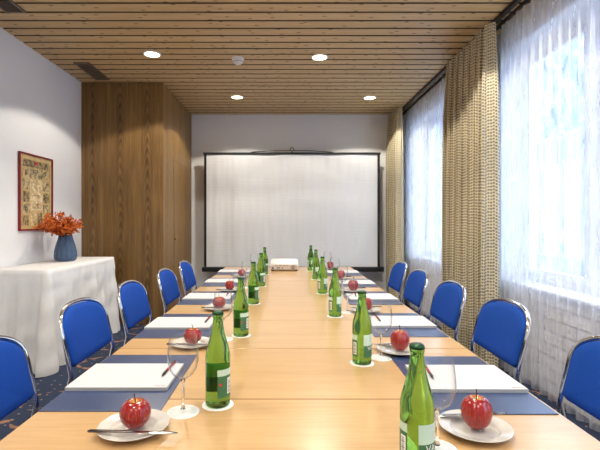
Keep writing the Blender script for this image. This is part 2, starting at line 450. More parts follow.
# side cladding around the door
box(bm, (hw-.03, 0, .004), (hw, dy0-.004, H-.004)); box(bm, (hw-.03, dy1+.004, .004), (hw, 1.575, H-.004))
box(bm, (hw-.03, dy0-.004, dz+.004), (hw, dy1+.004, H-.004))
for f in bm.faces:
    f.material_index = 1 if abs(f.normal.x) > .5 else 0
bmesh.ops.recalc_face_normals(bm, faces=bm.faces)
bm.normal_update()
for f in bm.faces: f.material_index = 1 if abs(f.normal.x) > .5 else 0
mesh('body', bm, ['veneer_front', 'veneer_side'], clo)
bm = bmesh.new(); box(bm, (hw-.027, dy0, .01), (hw+.001, dy1, dz)); d = mesh('door', bm, 'veneer_side', clo)
bm = bmesh.new(); lathe(bm, [(0, 0), (.014, 0), (.014, .012), (.008, .02), (0, .02)], 16)
bmesh.ops.rotate(bm, verts=bm.verts, matrix=Matrix.Rotation(PI/2, 3, 'Y')); bmesh.ops.translate(bm, verts=bm.verts, vec=(hw+.001, dy0+.05, 1.0))
box(bm, (hw+.001, dy0+.02, 1.012), (hw+.012, dy0+.1, 1.02))
mesh('handle', bm, 'brass', d)
bm = bmesh.new(); box(bm, (hw, .0, .004), (hw+.006, .09, H-.006)); mesh('corner_strip', bm, 'veneer_side', clo)

# ------------------------------------------------------------------ projection screen on its tripod
SX0, SX1, SY = -1.204, 1.414, 6.5
scr = thing('projection_screen', 'large white projection screen with black border at the back wall', 'projection screen', ((SX0+SX1)/2, SY, 0))
hw = (SX1-SX0)/2
bm = bmesh.new()
nx, nz = 40, 24
def canv(x, z): return .004*math.sin(x*7+z*2)+.003*math.sin(x*13-z*3)
g = [[[bm.verts.new((-hw+2*hw*i/nx, canv(-hw+2*hw*i/nx, .55+1.71*j/nz)+t, .55+1.71*j/nz)) for i in range(nx+1)] for j in range(nz+1)] for t in (0, .002)]
for j in range(nz):
    for i in range(nx):
        x = abs(-hw+2*hw*(i+.5)/nx)
        for s, q in ((0, 0), (1, 1)):
            v = (g[s][j][i], g[s][j][i+1], g[s][j+1][i+1], g[s][j+1][i])
            f = bm.faces.new(v if s == 0 else v[::-1]); f.smooth = True
me = mesh('canvas', bm, 'canvas', scr)
for s in (-1, 1):
    bm = bmesh.new(); box(bm, (s*hw-.018, -.012, .55), (s*hw+.018, -.006, 2.26)); mesh('border', bm, 'black_satin', scr)
bm = bmesh.new(); box(bm, (-hw-.03, -.02, 2.245), (hw+.03, .012, 2.275), bev=.004); mesh('top_bar', bm, 'black_satin', scr)
bm = bmesh.new(); box(bm, (-hw-.05, -.035, .475), (hw+.07, .035, .548), bev=.012); cs = mesh('housing', bm, 'black', scr)
bm = bmesh.new()
box(bm, (hw+.07, -.037, .472), (hw+.085, .037, .551), bev=.004); mesh('end_cap', bm, 'steel', cs)
bm = bmesh.new(); tube(bm, [(-.62, .0, 2.28), (-.25, .0, 2.305), (.25, 0, 2.305), (.62, 0, 2.28)], .006, 8)
tube(bm, [(-.03, 0, 2.305), (-.02, 0, 2.34), (0, 0, 2.352), (.02, 0, 2.34), (.03, 0, 2.305)], .006, 8); mesh('hanger', bm, 'black', scr)
bm = bmesh.new(); tube(bm, [(0, .05, .25), (0, .05, 2.30)], .014, 10); mesh('mast', bm, 'grey_metal', scr)
for a in (PI*.25, PI*.75, -PI*.5):
    bm = bmesh.new(); rr = .55 if a > 0 else .7
    dx, dy = math.cos(a)*rr, math.sin(a)*(.14/.7 if a > 0 else 1)*rr
    tube(bm, [(0, .05, .62 if a < 0 else .6), (dx, .05+dy*.6, .012)], .011, 8); mesh('leg', bm, 'grey_metal', scr)

# ------------------------------------------------------------------ ceiling fittings
lamps = [(-.64, 5.75, 'visible in front of the screen, left one'), (1.14, 5.78, ''), (-1.32, 4.27, ''), (.35, 4.35, ''),
         (-.5, 2.95, ''), (1.18, 2.95, ''), (-1.32, 1.5, ''), (.35, 1.5, ''), (-.5, .1, ''), (1.18, .1, ''), (-1.32, -1.1, ''), (.35, -1.1, '')]
LL = ['round recessed downlight nearest the screen, left of the centre line', 'round recessed downlight near the screen, on the curtain side',
      'round recessed downlight in front of the walnut closet', 'round recessed downlight above the middle of the table, right of the smoke detector',
      'recessed downlight over the left part of the table, above the photo frame', 'recessed downlight beside the main patterned curtain above the frame',
      'recessed downlight above the near left chairs', 'recessed downlight above the near end of the table', 'recessed downlight overhead left of the camera',
      'recessed downlight overhead right of the camera', 'recessed downlight behind the camera, left', 'recessed downlight behind the camera, right']
for i, (x, y, _) in enumerate(lamps):
    t = thing('downlight', LL[i], 'ceiling light', (x, y, H), 0, 'ceiling downlights')
    if i == 0:
        bm = bmesh.new(); lathe(bm, [(.072, -.001), (.072, -.010), (.084, -.008), (.090, -.001)], 32, close=True); ring0 = mesh('trim_ring', bm, 'white_plastic', t)
        bm = bmesh.new(); lathe(bm, [(0, -.004), (.072, -.004)], 32); lens0 = mesh('lens', bm, 'lamp', t)
        L = bpy.data.lights.new('spot', 'SPOT'); L.energy = 46; L.color = (1.0, .93, .81); L.spot_size = R(128); L.spot_blend = .12; L.shadow_soft_size = .05
        l0 = bpy.data.objects.new('spot', L); COL.objects.link(l0); l0.parent = t; l0.location = (0, 0, -.02)
    else:
        for s in (ring0, lens0, l0):
            c = s.copy(); COL.objects.link(c); c.parent = t
sd = thing('smoke_detector', 'white round smoke detector hanging from the wooden ceiling', 'smoke detector', (-.48, 4.38, H))
bm = bmesh.new(); lathe(bm, [(0, 0), (.062, 0), (.062, -.018), (.056, -.026), (0, -.026)], 32); mesh('base', bm, 'white_plastic', sd)
bm = bmesh.new(); lathe(bm, [(.044, -.026), (.048, -.034), (.046, -.048), (.034, -.060), (.02, -.064), (0, -.064)], 32); h = mesh('sensor_head', bm, 'white_plastic', sd)
bm = bmesh.new(); lathe(bm, [(.0485, -.036), (.0495, -.038), (.0485, -.041)], 32, close=True); mesh('slot', bm, 'grey_metal', h)
for i, (x, y, lab) in enumerate([(-2.13, 4.76, 'rectangular ceiling air vent by the left wall, near the walnut closet'), (-2.13, 3.14, 'rectangular ceiling air vent at the top left corner of the photo')]):
    if i == 0:
        v0 = thing('air_vent', lab, 'air vent', (x, y, H), 0, 'ceiling air vents')
        bm = bmesh.new()
        for a, b in (((-.08, -.27), (.08, -.25)), ((-.08, .25), (.08, .27)), ((-.08, -.25), (-.062, .25)), ((.062, -.25), (.08, .25))):
            box(bm, (a[0], a[1], -.012), (b[0], b[1], -.001))
        mesh('frame', bm, 'vent', v0)
        bm = bmesh.new()
        for k in range(24): box(bm, (-.062, -.245+k*.0208, -.010), (.062, -.239+k*.0208, -.002))
        mesh('grille', bm, 'vent', v0)
        bm = bmesh.new(); box(bm, (-.062, -.25, -.0019), (.062, .25, -.001)); mesh('backing', bm, 'ventdark', v0)
    else: place(v0, True, (x, y, H), 0, lab)

# ------------------------------------------------------------------ curtains
bm = bmesh.new(); box(bm, (1.715, YF+.02, H-.035), (1.745, YB-.02, H-.001)); box(bm, (1.80, YF+.02, H-.03), (1.82, YB-.02, H-.001))
tag(mesh('curtain_rail', bm, 'black'), 'black double curtain track running along the ceiling above the windows', 'curtain rail')
def drape(name, y0, y1, xc, amp, per, z0, z1, mat, label, cat, grp, jit=.3, step=.006, taper=0.0, omega=0.0):
    rnd = random.Random(int(y0*100)+17)
    n = int((y1-y0)/step); ph = 0; prof = []
    a1, a2 = rnd.uniform(0, 6), rnd.uniform(0, 6)
    for i in range(n+1):
        y = y0+(y1-y0)*i/n
        loc = per*(1+jit*math.sin(y*3.1+a1)*.6+jit*.5*math.sin(y*7.7+a2))
        ph += 2*PI*((y1-y0)/n)/loc
        am = amp*(1+jit*math.sin(y*5.3+a2))
        prof.append((y+omega*math.sin(2*ph), math.sin(ph)*am+.25*am*math.sin(ph*2.3+a1)*(0 if omega else 1), math.cos(ph)))
    rows = 14
    bm = bmesh.new(); uvl = bm.loops.layers.uv.new('UVMap')
    g = []; arc = [0]
    for i in range(1, n+1):
        arc.append(arc[-1]+math.hypot(prof[i][0]-prof[i-1][0], prof[i][1]-prof[i-1][1]))
    for j in range(rows+1):
        v = j/rows; z = z1+(z0-z1)*v
        s = (.55+.45*min(1, v*5)); tp = 1-taper*(1-v)
        row = []
        for i, (y, dx, c) in enumerate(prof):
            row.append(bm.verts.new((xc+dx*s+.006*math.sin(y*9+v*5+a1)*v, y0+(y-y0)*tp+.006*c*v+.01*math.sin(v*4+y*6)*v, z)))
        g.append(row)
    for j in range(rows):
        for i in range(n):
            f = bm.faces.new((g[j][i], g[j][i+1], g[j+1][i+1], g[j+1][i])); f.smooth = True
            for lp, (jj, ii) in zip(f.loops, ((j, i), (j, i+1), (j+1, i+1), (j+1, i))):
                lp[uvl].uv = (arc[ii], (1-jj/rows)*(z1-z0))
    return tag(mesh(name, bm, mat), label, cat, grp)
drape('curtain', 3.50, 4.52, 1.685, .062, .125, .02, H-.036, 'curtain', 'beige patterned curtain on the pier between the two windows', 'curtain', 'patterned curtains', taper=.07, omega=.024, step=.004)
drape('curtain', 6.10, 6.68, 1.64, .062, .095, .02, H-.036, 'curtain', 'beige patterned curtain in the far corner beside the projection screen', 'curtain', 'patterned curtains', omega=.018, step=.004)
drape('sheer_curtain', 1.2, 3.62, 1.822, .030, .105, .02, H-.031, 'sheer', 'white sheer curtain over the near window at the right edge of the photo', 'sheer curtain', 'white sheer curtains', step=.008)
drape('sheer_curtain', 4.45, 6.45, 1.822, .030, .105, .02, H-.031, 'sheer', 'white sheer curtain over the far window between the two patterned curtains', 'sheer curtain', 'white sheer curtains', step=.008)
drape('sheer_curtain', -.9, 1.19, 1.80, .022, .075, .02, H-.031, 'sheer', 'white sheer curtain over the unseen window added for daylight beside the camera', 'sheer curtain', 'white sheer curtains', step=.008)

# ------------------------------------------------------------------ left side: draped table, vase, picture
bm = bmesh.new()
X0, X1, Y0, Y1, ZT = XL+.02, -1.93, 3.50, 4.86, .84
rr = .03
def rect_pts(n):
    pts = []
    L = [(X1-rr, Y0+rr, -PI/2), (X1-rr, Y1-rr, 0), (X0+rr, Y1-rr, PI/2), (X0+rr, Y0+rr, PI)]
    segs = []
    for c, (cx, cy, a0) in enumerate(L):
        for k in range(9): a = a0+PI/2*k/8; segs.append((cx+rr*math.cos(a), cy+rr*math.sin(a)))
    segs.append(segs[0])
    # resample evenly
    d = [0]
    for p, q in zip(segs, segs[1:]): d.append(d[-1]+math.dist(p, q))
    out = []; j = 0
    for i in range(n):
        s = d[-1]*i/n
        while d[j+1] < s: j += 1
        f = (s-d[j])/(d[j+1]-d[j]+1e-9)
        out.append((segs[j][0]+(segs[j+1][0]-segs[j][0])*f, segs[j][1]+(segs[j+1][1]-segs[j][1])*f, s))
    return out
N = 260; base = rect_pts(N); cxm, cym = (X0+X1)/2, (Y0+Y1)/2
levels = [('t', 0.0), ('t', .5), ('t', .93)] + [('s', v/22) for v in range(23)]
rings = []
for kind, v in levels:
    ring = []
    for (x, y, s) in base:
        if kind == 't': px, py, pz = cxm+(x-cxm)*max(v, .001), cym+(y-cym)*v, ZT
        else:
            nx_, ny_ = x-max(min(x, X1-rr), X0+rr), y-max(min(y, Y1-rr), Y0+rr)
            l = math.hypot(nx_, ny_) or 1; nx_, ny_ = nx_/l, ny_/l
            if nx_ == ny_ == 0: nx_ = 1
            corner = math.exp(-((x-X1)**2+(y-Y0)**2)/.02)+math.exp(-((x-X1)**2+(y-Y1)**2)/.02)
            f = .030*(1-2*abs(math.sin(s*7.5+.8*math.sin(s*4))))+.020*math.sin(s*31+1)+.014*math.sin(s*53+v*3)+.035*corner
            f *= min(1, v*1.3)
            f += .007*math.exp(-((v-.13-.01*math.sin(s*3))/.012)**2)+.006*math.sin(s*9+v*21)*min(1, v*3)
            o_ = .006+f+.03*v + .012*math.sin(v*16+s*5)*v*.5
            px, py = x+nx_*max(o_, .003), y+ny_*max(o_, .003)
            pz = ZT-.006*0-(ZT-.006)*v
            if v == 0: pz = ZT-.004
            px = max(px, XL+.008)
        ring.append(bm.verts.new((px, py, pz)))
    rings.append(ring)
for A, B in zip(rings, rings[1:]):
    for k in range(N):
        j = (k+1) % N; f = bm.faces.new((A[k], B[k], B[j], A[j])); f.smooth = True
bmesh.ops.remove_doubles(bm, verts=rings[0], dist=.0005)
tc = tag(mesh('tablecloth', bm, 'cloth'), 'white tablecloth draped to the floor over the side table by the left wall', 'tablecloth')

vx, vy = -2.195, 4.3
def vfn(a, z): return 1+.032*math.cos(a*14)
bm = bmesh.new()
lathe(bm, [(0, 0), (.085, 0), (.104, .012), (.112, .05), (.108, .10), (.094, .16), (.076, .215), (.068, .245), (.066, .262),
           (.060, .262), (.062, .245), (.070, .215), (.088, .16), (.102, .10), (.106, .05), (.098, .018), (.08, .008), (0, .008)], 84, fn=vfn)
va = mesh('vase', bm, 'vase'); va.scale = (.92, .92, .98); va.location = (vx, vy, ZT+.002); tag(va, 'ribbed smoky blue glass vase on the white-draped side table', 'vase')
fl = thing('flower_arrangement', 'bouquet of orange dried leaves standing in the blue vase', 'flowers', (vx-.015, vy-.02, ZT+.02))
bm = bmesh.new(); bl = bmesh.new(); rnd = random.Random(3)
for k in range(34):
    a = rnd.uniform(0, 2*PI); rad = math.sqrt(rnd.random())
    ex, ey, ez = .21*rad*math.cos(a), -.06+.30*rad*math.sin(a), rnd.uniform(.33, .46)*(1-.22*rad)+.02
    if vx+ex < XL+.07: ex = XL+.07-vx
    p0 = (rnd.uniform(-.03, .03), rnd.uniform(-.03, .03), .01); p1 = (ex*.18, ey*.18, .24)
    pts = [Vector(p0), Vector(p1), Vector(p1).lerp(Vector((ex, ey, ez)), .5)+Vector((0, 0, .025)), Vector((ex, ey, ez))]
    tube(bm, pts, .0016, 5)
    for q in range(44):
        t = rnd.random()**.8
        b = pts[1].lerp(pts[2], t*2) if t < .5 else pts[2].lerp(pts[3], t*2-1)
        b = b+Vector((rnd.gauss(0, .018), rnd.gauss(0, .018), rnd.gauss(0.012, .018)))
        if vx+b.x < XL+.06: b.x = XL+.06-vx
        if b.z < .25: b.z = .25+rnd.random()*.03
        d = Vector((rnd.gauss(0, 1), rnd.gauss(0, 1), rnd.gauss(.3, 1))).normalized()
        s = d.cross(Vector((rnd.gauss(0, 1), rnd.gauss(0, 1), rnd.gauss(0, 1)))).normalized(); nn = d.cross(s)
        ln, w = rnd.uniform(.024, .042), rnd.uniform(.009, .015)
        c = [bl.verts.new(b), bl.verts.new(b+d*ln*.45+s*w+nn*.003), bl.verts.new(b+d*ln), bl.verts.new(b+d*ln*.45-s*w+nn*.003), bl.verts.new(b+d*ln*.5-nn*.002)]
        for i in range(4): bl.faces.new((c[i], c[(i+1) % 4], c[4]))
mesh('stems', bm, 'twig', fl); mesh('leaves', bl, 'leaf', fl)

pic = thing('framed_picture', 'antique map-like print in a thin dark red frame on the left wall', 'picture', (XL, 4.205, 1.149))
bm = bmesh.new(); W_, H_ = .280, .731; fw, fd = .014, .022
for a, b in (((-W_, 0), (W_, fw)), ((-W_, H_-fw), (W_, H_)), ((-W_, fw), (-W_+fw, H_-fw)), ((W_-fw, fw), (W_, H_-fw))):
    box(bm, (.001, a[0], a[1]), (fd, b[0], b[1]))
mesh('frame', bm, 'frame_red', pic)
bm = bmesh.new(); box(bm, (.002, -W_+fw, fw), (.010, W_-fw, H_-fw), 0)
def pr(y0, y1, z0, z1, mi, d=.0105):
    box(bm, (.0099, y0, z0), (d, y1, z1), mi)
pr(-.215, .215, .605, .675, 1)                      # title banner
pr(-.19, .19, .50, .595, 2)
pr(-.10, .10, .19, .49, 3)                          # central panel
for s in (-1, 1):
    pr(s*.165-.05, s*.165+.05, .39, .49, 2); pr(s*.165-.05, s*.165+.05, .27, .37, 1); pr(s*.165-.05, s*.165+.05, .16, .255, 2)
    pr(s*.175-.045, s*.175+.045, .05, .145, 1)
    pr(s*.232-.004, s*.232+.004, .04, .66, 1)
pr(-.09, .0, .05, .17, 3); pr(.02, .10, .05, .17, 1)
pr(-.045, .045, .335, .345, 1, .0108); pr(-.07, .07, .21, .26, 2, .0108); pr(-.02, .02, .635, .665, 4, .0109)
mesh('print', bm, ['map_paper', 'sk1', 'sk2', 'sk3', 'lab_red'], pic)

# ------------------------------------------------------------------ conference tables
seams = [.7265, 1.208, 1.686, 2.17, 3.61, 4.17, 4.67]
TL = ['beech conference table nearest the camera, under the first pair of plates', 'shallow beech table under the first pair of writing pads',
      'shallow beech table under the second pair of apple plates', 'longest beech table in the middle of the row, under the third place settings',
      'beech table under the fifth pair of plates, just in front of the projector table', 'far end beech table carrying the white projector']
TX0, TX1 = -.648, .714
for i in range(6):
    y0, y1 = seams[i]+.0018, seams[i+1]-.0018; xm, ym = (TX0+TX1)/2, (y0+y1)/2
    t = thing('conference_table', TL[i], 'table', (xm, ym, 0), 0, 'beech tables pushed together')
    hx, hy = (TX1-TX0)/2, (y1-y0)/2
    bm = bmesh.new(); box(bm, (-hx, -hy, TZ-.026), (hx, hy, TZ), bev=.0012)
    bm.normal_update()
    for f in bm.faces: f.material_index = 0 if abs(f.normal.z) > .9 else 1
    top = mesh('tabletop', bm, ['beech', 'beech_edge'], t)
    bm = bmesh.new()
    for s in (-1, 1): box(bm, (s*(hx-.14)-.012, -hy+.03, TZ-.07), (s*(hx-.14)+.012, hy-.03, TZ-.027))
    for s in (-1, 1): box(bm, (-hx+.153, s*(hy-.06)-.01, TZ-.07), (hx-.153, s*(hy-.06)+.01, TZ-.027))
    mesh('underframe', bm, 'grey_metal', t)
    for sx in (-1, 1):
        for sy in (-1, 1):
            bm = bmesh.new(); tube(bm, [(sx*(hx-.19), sy*(hy-.10), .0), (sx*(hx-.19), sy*(hy-.10), TZ-.071)], .016, 10); mesh('leg', bm, 'grey_metal', t)

# ------------------------------------------------------------------ chairs
def make_chair():
    t = thing('conference_chair', '', 'chair', (0, 0, 0), 0, 'blue chairs along the conference table')
    def bx_(z): return -.21-.27*(z-.53)
    # outline of the backrest (y, z)
    zb, zt, hwid = .530, .797, .235
    out = []
    for k in range(33):                              # upper arch, superellipse
        a = PI*k/32; n = 2.6
        c, s = math.cos(a), math.sin(a)
        out.append((hwid*math.copysign(abs(c)**(2/n), c)*1.0, .675+(zt-.675)*abs(s)**(2/n)))
    for k in range(7):
        a = PI+PI/2*k/6; out.append((-hwid*.985+.03+.03*math.cos(a), zb+.03+.03*math.sin(a)))
    for k in range(7):
        a = 1.5*PI+PI/2*k/6; out.append((hwid*.985-.03+.03*math.cos(a), zb+.03+.03*math.sin(a)))
    cz = .665; nrm = Vector((1, 0, .27)).normalized()
    bm = bmesh.new(); rings = []
    def curve(y): return .03*(y/hwid)**2            # backrest wraps slightly round the sitter
    for sc_, d in ((.0, -.014), (.6, -.014), (.93, -.012), (1.0, -.002), (1.0, .006), (.975, .016), (.93, .022), (.75, .027), (.4, .030), (0, .031)):
        if sc_ == 0: rings.append([bm.verts.new(Vector((bx_(cz), 0, cz))+nrm*d)]); continue
        rings.append([bm.verts.new(Vector((bx_(cz+(z-cz)*sc_)+curve(y*sc_), y*sc_, cz+(z-cz)*sc_))+nrm*d) for y, z in out])
    m = len(out)
    for A, B in zip(rings, rings[1:]):
        for k in range(m):
            j = (k+1) % m
            if len(A) == 1: f = bm.faces.new((A[0], B[k], B[j]))
            elif len(B) == 1: f = bm.faces.new((A[k], A[j], B[0]))
            else: f = bm.faces.new((A[k], A[j], B[j], B[k]))
            f.smooth = True
    mesh('backrest', bm, 'blue', t)
    # rear legs and the hoop round the backrest are one chromed tube
    hw2, ht = hwid+.014, zt+.012
    hoop = []
    for k in range(33):
        a = PI*k/32; c, s = math.cos(a), math.sin(a); n = 2.6
        y = hw2*math.copysign(abs(c)**(2/n), c); z = .675+(ht-.675)*abs(s)**(2/n)
        hoop.append((bx_(z)+curve(y), y, z))
    def side(s):
        return [(-.27, s*(hw2+.004), .012), (-.235, s*(hw2+.002), .20), (-.195, s*hw2, .42), (-.178, s*hw2, .50), (bx_(.57)+.03, s*hw2, .57), (bx_(.63)+.031, s*hw2, .63)]
    bm = bmesh.new(); tube(bm, side(1)+hoop+side(-1)[::-1], .0105, 10)
    fr = mesh('frame', bm, 'chrome', t)
    bm = bmesh.new(); tube(bm, [(-.19, hw2-.010, .435), (.19, hw2-.016, .435)], .009, 8); tube(bm, [(-.19, -hw2+.010, .435), (.19, -hw2+.016, .435)], .009, 8)
    tube(bm, [(-.2, -hw2+.01, .432), (-.2, hw2-.01, .432)], .008, 8); mesh('seat_rail', bm, 'chrome', t)
    for s in (-1, 1):
        bm = bmesh.new(); tube(bm, [(.185, s*(hw2-.016), .445), (.196, s*(hw2-.012), .22), (.205, s*(hw2-.004), .012)], .0105, 10); lg = mesh('leg', bm, 'chrome', t)
        bm = bmesh.new(); lathe(bm, [(0, 0), (.014, 0), (.014, .016), (0, .016)], 10, (.205, s*(hw2-.004), 0)); mesh('foot_cap', bm, 'black', lg)
        bm = bmesh.new(); lathe(bm, [(0, 0), (.014, 0), (.014, .016), (0, .016)], 10, (-.27, s*(hw2+.004), 0)); mesh('foot_cap', bm, 'black', fr)
    bm = bmesh.new(); box(bm, (-.115, -.198, .442), (.235, .198, .492), bev=.022)
    for f in bm.faces: f.smooth = True
    mesh('seat', bm, 'blue', t)
    return t
chair = make_chair()
CH = [(-.83, 1.495, 0, 'blue chair on the left side nearest the camera, cut off by the photo edge'),
      (-.84, 2.295, 0, 'blue chair on the left side in front of the white-draped side table'),
      (-.835, 3.01, 0, 'blue chair on the left side between the draped side table and the closet front'),
      (-.805, 3.79, 0, 'blue chair on the left side, second from the projection screen'),
      (-.81, 4.54, 0, 'blue chair on the left side nearest the projection screen'),
      (.935, 1.49, PI, 'dark blue chair on the right side nearest the camera, cut off by the photo edge'),
      (.925, 2.285, PI, 'dark blue chair on the right side, second from the camera, against the near sheer curtain'),
      (.915, 3.0, PI, 'dark blue chair on the right side in front of the main patterned curtain'),
      (.91, 3.72, PI, 'dark blue chair on the right side before the far window, second from the screen'),
      (.945, 4.45, PI, 'dark blue chair on the right side nearest the projection screen')]
for i, (x, y, rz, lab) in enumerate(CH): place(chair, i > 0, (x, y, 0), rz, lab)

# ------------------------------------------------------------------ place settings
def make_bottle():
    t = thing('water_bottle', '', 'bottle', (0, 0, 0), 0, 'green glass water bottles')
    bm = bmesh.new(); prof = [(0, .004), (.022, .003), (.031, .0005), (.0335, .004), (.0335, .012), (.0335, .130), (.0325, .142), (.029, .158), (.0235, .176), (.0182, .196), (.0148, .216), (.0134, .228), (.0134, .236), (.0144, .238), (.0144, .243), (.0132, .244), (.0128, .249), (0, .249)]
    lathe(bm, prof, 40); mesh('glass_body', bm, 'green_glass', t)
    bm = bmesh.new(); lathe(bm, [(.0135, .2445), (.0152, .2448), (.0150, .250), (.0125, .2535), (0, .2545)], 42, fn=lambda a, z: 1+(.03*math.cos(a*21) if z < .25 else 0)); mesh('cap', bm, 'cap', t)
    def patch(bm, a0, a1, z0, z1, mi, rad=.0337, n=14):
        A = [bm.verts.new((rad*math.cos(a0+(a1-a0)*k/n), rad*math.sin(a0+(a1-a0)*k/n), z0)) for k in range(n+1)]
        B = [bm.verts.new((v.co.x, v.co.y, z1)) for v in A]
        for k in range(n):
            f = bm.faces.new((A[k], A[k+1], B[k+1], B[k])); f.material_index = mi; f.smooth = True
    # front label: mint top, green foot, white VA
    f0, f1 = R(-90), R(4)
    bm = bmesh.new(); patch(bm, f0, f1, .068, .106, 0); patch(bm, f0, f1, .028, .0679, 1)
    lb = mesh('front_label', bm, ['lab_mint', 'lab_green', 'lab_white'], t)
    cu = bpy.data.curves.new('t', 'FONT'); cu.body = 'VA'; cu.size = .020; cu.align_x = 'LEFT'
    to = bpy.data.objects.new('t', cu); COL.objects.link(to); bpy.context.view_layer.update()
    me = bpy.data.meshes.new_from_object(to.evaluated_get(bpy.context.evaluated_depsgraph_get()))
    bpy.data.objects.remove(to)
    b2 = bmesh.new(); b2.from_mesh(me)
    bmesh.ops.subdivide_edges(b2, edges=[e for e in b2.edges if e.calc_length() > .006], cuts=2)
    bmesh.ops.triangulate(b2, faces=b2.faces)
    for v in b2.verts:
        a = R(-66)+v.co.x/.0339; z = .052+v.co.y; v.co = Vector((.0340*math.cos(a), .0340*math.sin(a), z))
    mesh('lettering', b2, 'lab_white', lb)
    # back label: mint with red emblem and bar code
    g0, g1 = R(150), R(232)
    bm = bmesh.new(); patch(bm, g0, g1, .086, .103, 0); patch(bm, g0, g1, .028, .0859, 1)
    patch(bm, R(200), R(226), .036, .078, 2, .0338, 8); patch(bm, R(158), R(170), .060, .067, 3, .0338, 4)
    for k in range(9): patch(bm, R(205), R(220), .040+k*.004, .0415+k*.004+(.001 if k % 3 == 0 else 0), 4, .0339, 4)
    mesh('back_label', bm, ['lab_mint', 'lab_green', 'lab_white', 'lab_red', 'lab_black'], t)
    return t
def make_glass():
    t = thing('wine_glass', '', 'glass', (0, 0, 0), 0, 'empty wine glasses')
    bm = bmesh.new(); bowl = [(.004, .088), (.014, .091), (.026, .100), (.035, .115), (.0395, .135), (.0392, .155), (.0365, .178), (.0345, .198)]
    lathe(bm, bowl+[(.0348, .1983)]+[(r+.0007, z-.0008) for r, z in bowl[::-1]], 40); mesh('bowl', bm, 'clear', t)
    bm = bmesh.new(); lathe(bm, [(.0, .0865), (.0062, .0862), (.0042, .074), (.0036, .05), (.0038, .02), (.007, .008), (0, .0078)], 16); mesh('stem', bm, 'stem_glass', t)
    bm = bmesh.new(); lathe(bm, [(0, .0), (.034, .0), (.036, .0012), (.033, .0026), (.012, .005), (.007, .0077), (0, .0077)], 36); mesh('foot', bm, 'foot', t)
    return t
def make_plate():
    bm = bmesh.new()
    lathe(bm, [(0, .0035), (.050, .0035), (.055, .0062), (.0575, .0105), (.061, .0122), (.083, .0165), (.0855, .0175), (.0858, .0165), (.082, .0142), (.066, .0085), (.054, .003), (.048, 0), (.044, .0), (.044, .0018), (0, .0018)], 56)
    for v in bm.verts: v.co.x *= .96; v.co.y *= .96
    o = mesh('plate', bm, 'porcelain'); return tag(o, '', 'plate', 'small white plates')
def make_apple():
    t = thing('apple', '', 'apple', (0, 0, 0), 0, 'red apples on the plates')
    prof = []
    n = 30
    for k in range(n+1):
        a = PI*k/n                                   # 0 top .. pi bottom
        r = .0365*math.sin(a)**.86*(1+.07*math.cos(a)); z = .037+.035*math.cos(a)
        if a < PI*.5: z -= .010*math.exp(-(r/.011)**2)
        else: z += .006*math.exp(-(r/.010)**2)
        prof.append((max(r, 0) if 0 < k < n else 0, z))
    bm = bmesh.new(); lathe(bm, prof, 40, fn=lambda a, z: 1+.022*math.cos(5*a)*(z-.037)/-.037*(.5)+.02*math.cos(2*a+.5))
    mesh('fruit', bm, 'apple', t)
    bm = bmesh.new(); tube(bm, [(0, 0, .056), (.0005, 0, .072), (.003, .001, .086)], [.0014, .0012, .0019], 7); mesh('stalk', bm, 'stem', t)
    return t
def make_knife():                                    # handle at -x, blade tip at +x
    t = thing('table_knife', '', 'knife', (0, 0, 0), 0, 'knives laid across the plates')
    bm = bmesh.new()
    pts = [(-.095, .0030, .0022), (-.09, .0062, .0030), (-.05, .0055, .0028), (-.01, .0042, .0025), (.012, .0034, .0022)]
    def loft(bm, pts):
        rs = []
        for x, w, h in pts:
            rs.append([bm.verts.new((x, w*math.cos(2*PI*k/12), h+h*math.sin(2*PI*k/12))) for k in range(12)])
        for A, B in zip(rs, rs[1:]):
            for k in range(12):
                f = bm.faces.new((A[k], A[(k+1) % 12], B[(k+1) % 12], B[k])); f.smooth = True
        bm.faces.new(rs[0]); bm.faces.new(rs[-1][::-1])
    loft(bm, pts); mesh('handle', bm, 'steel_painted_dark', t)
    bm = bmesh.new(); loft(bm, [(.0122, .004, .0018), (.02, .0078, .0012), (.07, .0085, .0010), (.098, .007, .0009), (.112, .002, .0008)]); mesh('blade', bm, 'steel', t)
    return t
def make_coaster():
    bm = bmesh.new(); n = 96
    def fr(a, z): return 1+.022*abs(math.sin(a*12))
    lathe(bm, [(0, 0), (.042, 0), (.042, .0008), (0, .0008)], n, fn=fr)
    for v in bm.verts: pass
    return tag(mesh('paper_coaster', bm, 'coaster'), '', 'coaster', 'white scalloped paper coasters')
def make_mat():
    bm = bmesh.new(); box(bm, (-.16, -.2365, 0), (.16, .2365, .003), bev=.0012)
    return tag(mesh('desk_mat', bm, 'mat'), '', 'desk mat', 'navy desk mats')
def make_pad():
    t = thing('writing_pad', '', 'writing pad', (0, 0, 0), 0, 'white writing pads')
    bm = bmesh.new()
    for k in range(5):
        j = .0012*math.sin(k*2.3); box(bm, (-.149+j, -.1055-j*.5, .0019*k), (.149+j, .1055-j*.5, .0019*k+.00165), 1)
    box(bm, (-.149, -.1055, .0095), (.149, .1055, .0103), 0); mesh('sheets', bm, ['paper', 'paper_edge'], t)
    bm = bmesh.new()
    for k in range(5): box(bm, (.108+k*.007, -.096+.002*(k % 2), .0103), (.113+k*.007, -.092+.002*(k % 2), .0104))
    mesh('red_print', bm, 'red_ink', t)
    return t
